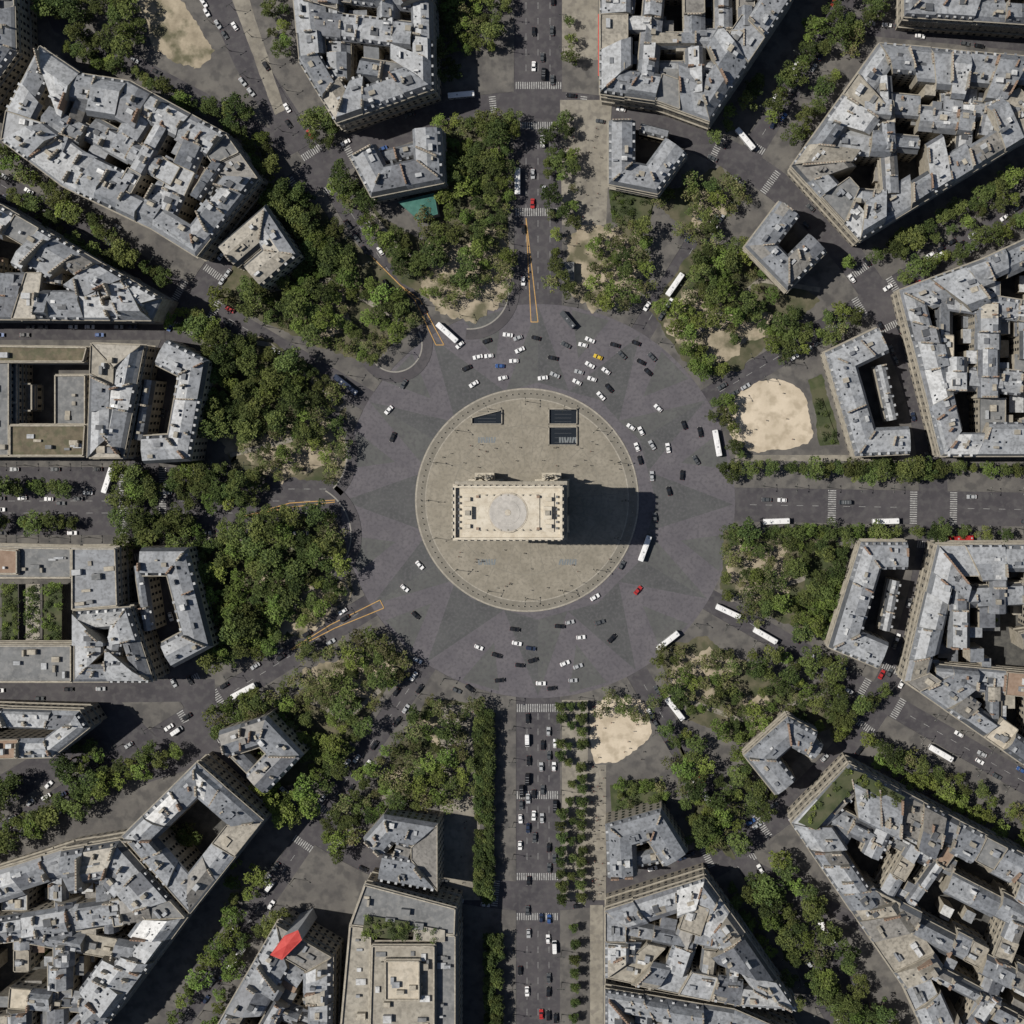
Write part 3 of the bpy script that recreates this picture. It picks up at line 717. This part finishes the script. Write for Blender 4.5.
def fill(poly,n,kind='D',sc=1.0,mind=4.4):
    w=[W(p) for p in poly]; xs=[p[0] for p in w];ys=[p[1] for p in w]; n=int(n*.88); mind=min(mind,4.6)
    for k in range(n*8):
        if n<=0: break
        x,y=R.uniform(min(xs),max(xs)),R.uniform(min(ys),max(ys))
        if noise.noise(Vector((x*.06,y*.06,1.5)))<-.38: continue
        if pip(x,y,w) and put(x,y,kind,sc,mind): n-=1
fill([(215,345),(262,335),(300,365),(300,425),(232,440),(212,420)],62,'D',1.1)
fill([(285,355),(340,385),(348,425),(300,440)],22,'m',1.0)
fill([(125,468),(260,468),(260,502),(125,502)],50,'D',1.0,3.8)
fill([(245,425),(350,425),(345,480),(250,475)],20,'n',.95,5)
fill([(125,512),(200,512),(205,545),(125,545)],30,'D',1.05,3.8)
fill([(185,530),(260,512),(330,540),(300,600),(215,660)],86,'D',1.1)
fill([(270,510),(335,512),(350,560),(340,600),(290,635),(230,665)],54,'m',1.0)
fill([(262,185),(310,195),(360,250),(340,300),(290,300)],58,'D',1.05)
fill([(335,255),(400,285),(420,320),(370,365),(330,345),(215,300),(290,275)],66,'m',1.0)
fill([(170,305),(225,320),(235,345),(175,335)],16,'m',1.0)
fill([(325,160),(350,175),(380,215),(440,250),(445,310),(415,285),(330,185)],44,'m',1.0)
fill([(440,120),(515,118),(512,200),(442,190)],46,'m',1.0)
fill([(425,190),(508,190),(512,290),(490,318),(450,318),(425,255)],44,'n',.95,5)
fill([(480,185),(505,185),(500,262),(480,262)],12,'B',1.0,4)
fill([(548,120),(575,120),(575,290),(548,290)],28,'m',.85,4)
fill([(595,222),(648,222),(645,305),(590,305)],34,'n',.95,4.6)
fill([(650,200),(720,165),(745,200),(705,245),(655,225)],32,'n',1.0,5)
fill([(655,300),(690,310),(728,345),(722,372),(695,372)],36,'B',.85,3.6)
fill([(700,240),(745,240),(780,300),(745,325),(690,300)],36,'m',1.0,4.5)
fill([(680,270),(700,250),(765,310),(725,350)],22,'n',.95)
fill([(745,330),(850,300),(860,320),(790,365)],32,'m',.95,4.5)
fill([(708,395),(732,398),(735,450),(770,470),(735,480),(708,450)],28,'D',.85,4)
row((725,467),(935,467),4.6,'D',.95); row((790,473),(930,473),6,'D',.85); row((925,467),(1090,470),6,'D',.9)
row((735,531),(940,531),5,'D',.95); row((940,531),(1090,533),8,'D',.8)
fill([(722,530),(795,530),(795,600),(760,625),(720,592)],48,'n',.95,4.5)
fill([(795,535),(845,545),(832,640),(790,625)],36,'D',.9,4)
fill([(650,648),(690,635),(745,655),(705,718),(662,692)],42,'n',.9,4.5)
fill([(745,650),(845,655),(860,700),(835,740),(760,690)],56,'m',1.0,4.6)
fill([(735,690),(775,705),(745,765),(712,715)],20,'m',.95,5)
fill([(596,690),(655,700),(655,728),(600,708)],10,'n',.85)
fill([(665,725),(690,730),(745,810),(735,860),(690,830)],42,'m',1.0,4.8)
fill([(735,770),(775,790),(760,815),(735,800)],12,'D',1.0)
fill([(615,770),(665,775),(672,810),(620,815)],10,'m',.7,4.5)
fill([(420,695),(480,700),(475,800),(400,800),(365,800),(380,755)],50,'n',1.0,5)
fill([(370,765),(425,760),(430,815),(375,825)],26,'m',1.0,4.6)
fill([(295,650),(370,628),(412,660),(400,700),(300,708)],52,'n',1.0,4.8)
fill([(212,700),(310,680),(310,735),(290,750),(225,735)],42,'m',1.05,4.4)
fill([(300,715),(380,705),(330,790),(300,770)],38,'D',1.05,4.6)
fill([(270,775),(305,765),(320,800),(275,818)],16,'B',1.15,4.6)
fill([(325,830),(365,760),(385,775),(345,865)],28,'m',1.0,4.6)
for x in(481,490): row((x,712),(x,895),3.3,'X',.95,.3)
for x in(562,582): row((x,705),(x,895),4.8,'X',.85,.6)
row((571,705),(571,895),8,'X',.65,1)
for x in(491,499): row((x,935),(x,1090),3.6,'X',1.0,.3)
row((575,925),(575,1090),6,'X',.8,.6)
row((0,152),(170,282),5.5,'m',.95,2);row((0,180),(140,285),5.5,'m',.9,2);row((-60,110),(0,152),6,'m');row((60,205),(150,262),5.5,'B',1.0,2)
row((75,50),(230,118),4.6,'D',.9,2); fill([(30,-40),(120,-40),(150,40),(125,60),(60,30)],56,'D',1.0); fill([(225,105),(262,110),(278,175),(258,172)],26,'D',1.0)
fill([(262,-20),(290,-20),(290,60),(275,60)],12,'D',.9)
row((0,487),(70,487),4.5,'D',.9);row((0,520),(75,520),4.5,'D',.9);row((-80,487),(0,487),6,'D',.9);row((-80,520),(0,520),6,'D',.9)
fill([(436,-60),(512,-60),(512,20),(440,80)],54,'m',1.0,4.8); fill([(440,30),(500,30),(490,78),(440,78)],26,'m',1.0,4.4); row((570,-60),(570,60),7,'m',.7)
fill([(310,112),(345,125),(330,150),(310,140)],10,'D',.9)
row((770,120),(860,-40),5,'D',1.05,2);row((795,140),(880,0),5,'m',1.05,2);row((715,140),(760,80),6,'D',.9,2);row((805,60),(850,30),4,'D',1.,3)
row((845,262),(890,250),5,'D',.9);row((888,248),(1090,140),4.8,'D',.95,1.5);row((905,278),(1090,185),4.8,'D',.9,1.5);row((900,255),(1090,160),7,'D',.8,1)
row((870,735),(1090,850),4.8,'m',1.05,2);row((880,755),(1090,875),4.8,'B',1.05,2);row((845,715),(880,690),6,'m',.9)
row((745,875),(890,1090),4.4,'D',1.1,2);row((760,870),(860,1020),4.4,'m',1.1,2);row((780,855),(930,1090),4.4,'D',1.05,2);row((730,885),(800,1000),6,'m',.9,2)
row((265,870),(160,1040),5.5,'B',1.1,2);row((240,860),(225,940),6,'m',1.0,2);row((280,905),(230,960),5.5,'D',1,3);row((235,965),(200,1060),6,'B',1.1,2)
row((-60,880),(180,745),4.8,'m',1.0,2.5);row((-60,865),(160,745),5,'D',.95,2);fill([(75,745),(105,740),(100,775),(70,775)],12,'D',1.0)
fill([(0,770),(30,770),(0,830)],6,'m',1.0)
for (x,y,n,r) in ((180,838,9,16),(168,850,5,12),(950,860,3,12),(60,975,6,22),(990,610,4,14),(85,115,2,8),(905,890,6,14)):
    c=W((x,y),6)
    for k in range(n): put(c[0]+R.uniform(-r,r)*S,c[1]+R.uniform(-r,r)*S,'m',.85,3.3,False)
def garden(poly,h,n,name='roof_garden',gm='lawn'):
    w=[W(p,h) for p in poly]
    if area(w)<0:w.reverse()
    mb=MB(); mb.prism(w,h-.02,h+.25,'kerb',gm)
    xs=[p[0] for p in w];ys=[p[1] for p in w]
    for k in range(n):
        x,y=R.uniform(min(xs),max(xs)),R.uniform(min(ys),max(ys))
        if not pip(x,y,w): continue
        r=R.uniform(.7,1.9); m=R.choice(['leaf_dark','leaf_dark','leaf_mid','leaf_bright'])
        for j in range(int(36*r)):
            d=Vector((R.gauss(0,1),R.gauss(0,1),R.gauss(0,1))).normalized()*r*R.uniform(.5,1.05)
            rot_leaf(mb,(x+d.x,y+d.y,h+.9+abs(d.z)),R.uniform(.22,.4),m)
    mb.obj(name)
garden([(2,584),(18,584),(18,640),(2,640)],6,40,'courtyard_garden');garden([(26,584),(40,584),(40,640),(26,640)],6,40,'courtyard_garden','roof_gravel');garden([(44,584),(62,584),(62,640),(44,640)],6,44,'courtyard_garden')
garden([(365,915),(410,922),(408,940),(362,936)],23.2,46);garden([(415,925),(445,930),(445,942),(413,940)],23.2,10,gm='roof_gravel')
garden([(846,768),(866,774),(816,830),(798,822)],25.5,50);garden([(862,774),(905,797),(898,812),(852,789)],25.5,44)
garden([(610,785),(660,782),(668,812),(612,818)],.4,40,'hedge_garden');garden([(610,190),(655,198),(645,228),(612,222)],.4,40,'hedge_garden')
garden([(812,400),(822,398),(838,442),(824,444)],.4,26,'hedge_garden')
# ------------------------------------------------------------ vehicles
def loft(mb,secs,m,capm=None):
    n=len(secs[0]); b=len(mb.v)
    for s in secs: mb.v.extend(s)
    k=mb.mi(m)
    for i in range(len(secs)-1):
        for j in range(n):
            q=(j+1)%n; mb.f.append((b+i*n+j,b+i*n+q,b+(i+1)*n+q,b+(i+1)*n+j)); mb.m.append(k)
    mb.f.append(tuple(b+j for j in range(n))[::-1]); mb.m.append(k)
    mb.f.append(tuple(b+(len(secs)-1)*n+j for j in range(n))); mb.m.append(mb.mi(capm or m))
def rect(x0,x1,w,z,ch=.25):
    return [(x0+ch,-w,z),(x1-ch,-w,z),(x1,-w+ch,z),(x1,w-ch,z),(x1-ch,w,z),(x0+ch,w,z),(x0,w-ch,z),(x0,-w+ch,z)]
def wheels(mb,xs,w,r):
    for x in xs:
        for s in(-1,1):
            b=len(mb.v);n=12
            for yy in(s*(w-.22),s*(w+.01)):
                for k in range(n): a=2*math.pi*k/n; mb.v.append((x+r*math.cos(a),yy,r+r*math.sin(a)))
            kk=mb.mi('tyre')
            for k in range(n): q=(k+1)%n; mb.f.append((b+k,b+q,b+n+q,b+n+k)); mb.m.append(kk)
            mb.f.append(tuple(b+n+k for k in range(n))); mb.m.append(kk)
def car(pm,L=4.5,w=.92,est=False):
    mb=MB(); h=L/2
    loft(mb,[rect(-h+.05,h-.05,w-.06,.28),rect(-h,h,w,.5),rect(-h,h,w,.72),rect(-h+.08,h-.12,w-.05,.92)],pm)
    rx=-h+.35 if est else -h+.75
    loft(mb,[rect(rx,h-1.25,w-.1,.921,.12),rect(rx+.35,h-1.95,w-.24,1.36,.15)],'glass')
    loft(mb,[rect(rx+.33,h-1.93,w-.22,1.362,.15),rect(rx+.45,h-2.05,w-.3,1.46,.15)],pm)
    for x in (rx+.9,h-2.3): mb.box(x,0,.1,2*(w-.13),.92,1.37,0,pm)
    wheels(mb,(-h+.85,h-.9),w,.33)
    for s in(-1,1):
        mb.box(h-.03,s*(w-.25),.1,.3,.58,.74,0,'lamp_white'); mb.box(-h+.03,s*(w-.22),.1,.28,.62,.8,0,'lamp_red'); mb.box(h-1.7,s*(w+.08),.18,.16,.9,1.03,0,pm)
    return mb.mesh('car_mesh')
def van(pm,L=5.6):
    mb=MB();h=L/2;w=1.0
    loft(mb,[rect(-h,h,w,.35),rect(-h,h,w,.9),rect(-h,h-.25,w,1.15)],pm); loft(mb,[rect(-h+.02,h-.3,w-.02,1.151),rect(-h+.02,h-1.0,w-.06,1.9)],'glass'); loft(mb,[rect(-h,h-1.0,w,1.3),rect(-h+.02,h-1.1,w-.05,2.1),rect(-h+.15,h-1.3,w-.15,2.25)],pm)
    for k in(-1.2,0,1.0): mb.box(k,0,.12,1.5,2.25,2.29,0,'metal')
    wheels(mb,(-h+1,h-1),w,.36); return mb.mesh('van_mesh')
def bus(pm,L=12,roofm=None):
    mb=MB();h=L/2;w=1.27
    loft(mb,[rect(-h,h,w-.03,.35),rect(-h,h,w,1.2)],pm); loft(mb,[rect(-h+.03,h-.03,w-.03,1.2),rect(-h+.03,h-.06,w-.05,2.5)],'glass'); loft(mb,[rect(-h,h-.03,w,2.5),rect(-h+.05,h-.1,w-.05,2.9),rect(-h+.2,h-.25,w-.2,3.02)],roofm or pm)
    for x in(-h+2.2,.6): mb.box(x,0,1.7,1.3,3.02,3.22,0,pm)
    mb.box(h-.9,0,.7,.7,3.02,3.1,0,'metal'); mb.box(-h+4.2,0,.7,.7,3.02,3.1,0,'metal')
    for k in range(8):
        for s in(-1,1): mb.box(-h+.8+k*(L-1.6)/7,s*(w-.02),.12,.06,1.2,2.5,0,pm)
    wheels(mb,(-h+2.6,h-2.6),w,.48)
    for s in(-1,1): mb.box(h+.12,s*(w+.05),.2,.25,1.9,2.5,0,'tyre')
    return mb.mesh('bus_mesh')
cols=['white']*14+['black']*14+['grey']*10+['silver']*8+['navy']*3+['red','blue']
CM={c:[car('paint_%s_car'%c,4.5),car('paint_%s_car'%c,4.1,.9,True)] for c in sorted(set(cols)|{'yellow'})}
VM={c:van('paint_%s_car'%c) for c in('white','grey','black')}
BW=bus('paint_white_car');BD=bus('paint_navy_car',13);BR=bus('paint_red_car',11);BY=bus('paint_grey_car',9)
vp=[]
def vehicle(p,ang,col=None,kind='car',world=False,z=None):
    x,y=p if world else W(p)
    for (a,b,r) in vp:
        if (a-x)**2+(b-y)**2<(3.0 if kind!='bus' else 5.0)**2 if r<5 else (a-x)**2+(b-y)**2<7**2: return
    vp.append((x,y,2.5 if kind!='bus' else 6))
    z=.02 if onroad(x,y) else .155
    if kind=='car': inst('car',R.choice(CM[col or R.choice(cols)]),x,y,z,ang)
    elif kind=='van': inst('van',VM[col or R.choice(['white','white','grey','black'])],x,y,z,ang)
    else: inst('bus',{'white':BW,'navy':BD,'red':BR,'grey':BY}[col or 'white'],x,y,z,ang)
def tang(p): return math.atan2(-(p[1]-CY),p[0]-CX)+math.pi/2
D=math.radians
for (x,y,a,c) in [(448,333,-42,'white'),(462,96,5,'white'),(374,120,22,'white'),(645,548,70,'white'),(668,640,38,'white'),(717,443,100,'white'),(675,285,55,'white'),(728,611,-25,'white'),(776,521,2,'white'),(110,480,72,'white'),(347,385,-38,'navy'),(245,690,28,'white'),(238,956,55,'white'),(675,708,-52,'white'),(960,538,2,'red'),(710,803,-60,'white'),(885,521,2,'white'),(940,752,-30,'white'),(826,930,-58,'white'),(518,182,90,'white'),(718,812,-60,'white'),(765,635,-30,'white'),(745,140,-50,'white')]:
    vehicle((x,y),D(a),c,'bus')
vehicle((568,320),D(-50),'grey','bus'); vehicle((543,142),D(90),'white','van'); vehicle((638,590),D(50),'red','car')
cl=[(460,345,'white'),(487,341,'black'),(489,356,'white'),(500,366,'blue'),(503,378,'white'),(514,361,'white'),(520,350,'white'),(518,338,'silver'),(474,384,'white'),(467,368,'black'),(543,378,'white'),(553,358,'black'),(566,345,'grey'),(583,345,'white'),(598,357,'yellow'),(590,365,'white'),(579,372,'silver'),(606,371,'white'),(577,382,'white'),(592,379,'white'),(609,388,'black'),(601,396,'white'),(615,345,'black'),(622,355,'grey'),(636,343,'black'),(641,362,'black'),(648,372,'black'),(652,357,'grey'),(631,427,'white'),(641,431,'white'),(637,447,'white'),(652,445,'silver'),(668,448,'white'),(684,425,'black'),(658,408,'white'),(700,432,'black'),(640,460,'black'),(652,476,'silver'),(682,475,'black'),(669,491,'black'),(655,517,'grey'),(696,460,'grey'),(595,597,'white'),(612,638,'black'),(600,622,'grey'),(581,637,'white'),(517,643,'white'),(515,629,'black'),(531,648,'navy'),(479,647,'white'),(420,565,'white'),(405,588,'white'),(416,615,'black'),(389,410,'white'),(393,437,'black'),(404,384,'grey'),(500,680,'black'),(520,665,'black'),(497,655,'black'),(533,660,'black'),(565,663,'white'),(578,666,'silver'),(552,688,'black'),(541,683,'white'),(470,688,'black'),(457,690,'grey'),(573,680,'silver'),(508,335,'white'),(536,338,'black'),(478,357,'white'),(622,565,'grey'),(560,626,'black'),(570,622,'silver'),(418,660,'white'),(405,676,'black'),(555,375,'silver'),(590,340,'white')]
for x,y,c in cl: vehicle((x,y),tang((x,y))+R.uniform(-.35,.35),c)
for (a,hw) in AVL:
    ar=D(a); d=(math.cos(ar),math.sin(ar)); n=(-d[1],d[0])
    if hw>30: lanes=[-8,-3,3,8];pr_=.22
    elif a==270: lanes=[-17,-10,-4,4,11,17];pr_=.52
    elif hw>20: lanes=[-15,-5,5,15];pr_=.38
    elif hw>15: lanes=[-12,-5,5,12];pr_=.1
    else: lanes=[-3.6,3.6];pr_=.14
    for l in lanes:
        t=R.uniform(212,235)
        while t<640:
            if R.random()<pr_ and not(383<t<408):
                lj=l+R.uniform(-1,1)
                p=(C[0]+d[0]*t*S+n[0]*lj*S,C[1]+d[1]*t*S+n[1]*lj*S)
                vehicle(p,ar+(math.pi if l>0 else 0)+R.uniform(-.05,.05),None,'car' if R.random()<.88 else 'van',True)
            t+=R.uniform(13,30)
    if hw<15 or hw>30:
        for l in(-(hw-2.2),hw-2.2):
            t=R.uniform(220,225)
            while t<640:
                if R.random()<.3 and not(365<t<425):
                    p=(C[0]+d[0]*t*S+n[0]*l*S,C[1]+d[1]*t*S+n[1]*l*S); vehicle(p,ar+(math.pi if l>0 else 0),None,'car',True)
                t+=R.uniform(11.6,16)
for k in range(150):
    a=R.uniform(0,2*math.pi)
    if min(abs((a-D(v[0])+math.pi)%(2*math.pi)-math.pi)*395-v[1] for v in AVL)<8: continue
    rr_=R.choice([384.5,384.5,406.5,406.5,391,400])
    if rr_ in(391,400) and R.random()<.6: continue
    r=rr_*S
    vehicle((C[0]+r*math.cos(a),C[1]+r*math.sin(a)),a+math.pi/2,None,'car',True)
def park(p,q,prob=.75):
    a,b=W(p),W(q);L=dist(a,b);an=math.atan2(b[1]-a[1],b[0]-a[0]);t=0
    while t<L:
        if R.random()<prob: vehicle(lerp(a,b,t/L),an,None,'car',True)
        t+=R.uniform(5.2,7.5)
park((0,327),(150,327),.5);park((-60,335),(150,335),.3);park((0,690),(190,687),.4);park((0,698),(90,698),.25);park((225,60),(290,140),.4);park((200,0),(250,90),.35);park((870,24),(1024,38),.5);park((60,20),(190,90),.3)
park((620,1000),(740,1022),.4);park((810,895),(870,1010),.4);park((0,832),(85,750),.3);park((850,25),(1000,50),.3);park((20,146),(120,228),.3);park((770,900),(840,1024),.3)
# ------------------------------------------------------------ lamps and people
mb=MB(); mb.cyl(0,0,.22,.16,0,1.2,8,'iron'); mb.cyl(0,0,.1,.07,1.2,8,8,'iron')
for s in(-1,1): mb.box(s*.7,0,1.4,.09,7.8,7.92,0,'iron'); mb.box(s*1.4,0,.55,.4,7.5,7.8,0,'lamp_white','iron')
LM=mb.mesh('street_lamp')
for k in range(36):
    a=2*math.pi*k/36+.04; r=RO+1.5
    if min(abs((a-D(v[0])+math.pi)%(2*math.pi)-math.pi)*197-v[1] for v in AVL)<2: continue
    inst('street_lamp',LM,C[0]+r*math.cos(a),C[1]+r*math.sin(a),.13,a)
for k in range(16):
    a=2*math.pi*k/16; inst('street_lamp',LM,PC[0]+pr*.88*math.cos(a),PC[1]+pr*.88*math.sin(a),.15,a)
for (a,hw) in AVL:
    ar=D(a)
    for t in range(225,620,32):
        if 370<t<420: continue
        for s in(-1,1): inst('street_lamp',LM,C[0]+math.cos(ar)*t*S-math.sin(ar)*s*(hw+2)*S,C[1]+math.sin(ar)*t*S+math.cos(ar)*s*(hw+2)*S,.13,ar+math.pi/2)
def person(ci,st):
    V=[(0,0,.95),(0,0,1.2),(0,0,1.42),(0,0,1.5),(0,.02,1.62),(0,.02,1.72),(0,.2,1.4),(.08*st,.27,1.12),(.14*st,.25,.88),(0,-.2,1.4),(-.08*st,-.27,1.12),(-.12*st,-.25,.88),(0,.1,.9),(.16*st,.11,.5),(.12*st,.11,.06),(.26*st+.05,.12,.04),(0,-.1,.9),(-.08*st,-.11,.5),(-.26*st,-.11,.1),(-.16*st,-.12,.04)]
    E=[(0,1),(1,2),(2,3),(3,4),(4,5),(2,6),(6,7),(7,8),(2,9),(9,10),(10,11),(0,12),(12,13),(13,14),(14,15),(0,16),(16,17),(17,18),(18,19)]
    rad=[.15,.14,.15,.06,.1,.08,.07,.05,.035,.07,.05,.035,.1,.07,.05,.04,.1,.07,.05,.04]
    me=bpy.data.meshes.new('p'); me.from_pydata(V,E,[]); o=tmpobj(me); o.modifiers.new('s','SKIN')
    for i,v in enumerate(me.skin_vertices[0].data): v.radius=(rad[i],rad[i]); v.use_root=(i==0)
    ss=o.modifiers.new('u','SUBSURF'); ss.levels=1; ss.render_levels=1
    dg=bpy.context.evaluated_depsgraph_get(); dg.update(); m2=bpy.data.meshes.new_from_object(o.evaluated_get(dg)); bpy.data.objects.remove(o)
    m2.materials.clear()
    for n in('cloth%d'%ci,'cloth0','skin','tyre'): m2.materials.append(M[n])
    for p in m2.polygons:
        c=p.center; p.material_index=3 if c.z>1.66 else 2 if c.z>1.47 or (abs(c.y)>.22 and c.z<.95) else 1 if c.z<.92 else 0
    return m2
PM=[person(i,s) for i,s in enumerate((1,.4,1,.7))]
def people(poly,n,z=.14):
    w=[W(p) for p in poly];xs=[p[0] for p in w];ys=[p[1] for p in w]
    for k in range(n):
        x,y=R.uniform(min(xs),max(xs)),R.uniform(min(ys),max(ys))
        if pip(x,y,w): inst('pedestrian',R.choice(PM),x,y,z,R.uniform(0,6.28))
people([(440,440),(620,440),(620,470),(440,470)],30,.16);people([(440,548),(620,548),(600,590),(460,590)],30,.16);people([(588,700),(650,700),(650,760),(590,760)],22)
people([(588,765),(604,765),(604,900),(588,900)],60);people([(455,705),(475,705),(475,890),(455,890)],40);people([(565,120),(605,120),(600,300),(565,300)],40);people([(735,390),(805,390),(805,445),(735,445)],6)
# ------------------------------------------------------------ camera and light
cam=bpy.data.cameras.new('camera'); co=bpy.data.objects.new('camera',cam); scene.collection.objects.link(co)
nx,ny=W((NX,NY)); co.location=(nx,ny,H); co.rotation_euler=(0,0,0)
cam.sensor_width=36; cam.lens=36*(H/S)/1024; cam.shift_x=(512-NX)/1024; cam.shift_y=-(512-NY)/1024; cam.clip_end=20000; cam.clip_start=1
scene.camera=co
A=D(-9);E=D(51.5)
dv=Vector((math.cos(E)*math.cos(A),math.cos(E)*math.sin(A),-math.sin(E)))
sl=bpy.data.lights.new('sun','SUN'); sl.energy=4.7; sl.angle=D(.53); sl.color=(1,.95,.87)
so=bpy.data.objects.new('sun',sl); scene.collection.objects.link(so); so.rotation_euler=dv.to_track_quat('-Z','Y').to_euler(); so.location=(-300,50,400)
w=bpy.data.worlds.new('World'); scene.world=w; w.use_nodes=True; nt=w.node_tree
sk=nt.nodes.new('ShaderNodeTexSky'); sk.sky_type='NISHITA'; sk.sun_disc=False; sk.sun_elevation=E; sk.sun_rotation=math.atan2(-dv.x,-dv.y)
nt.links.new(sk.outputs[0],nt.nodes['Background'].inputs[0]); nt.nodes['Background'].inputs[1].default_value=.05
scene.view_settings.view_transform='Standard'; scene.view_settings.look='None'; scene.view_settings.exposure=0
print('objs',len(bpy.data.objects))
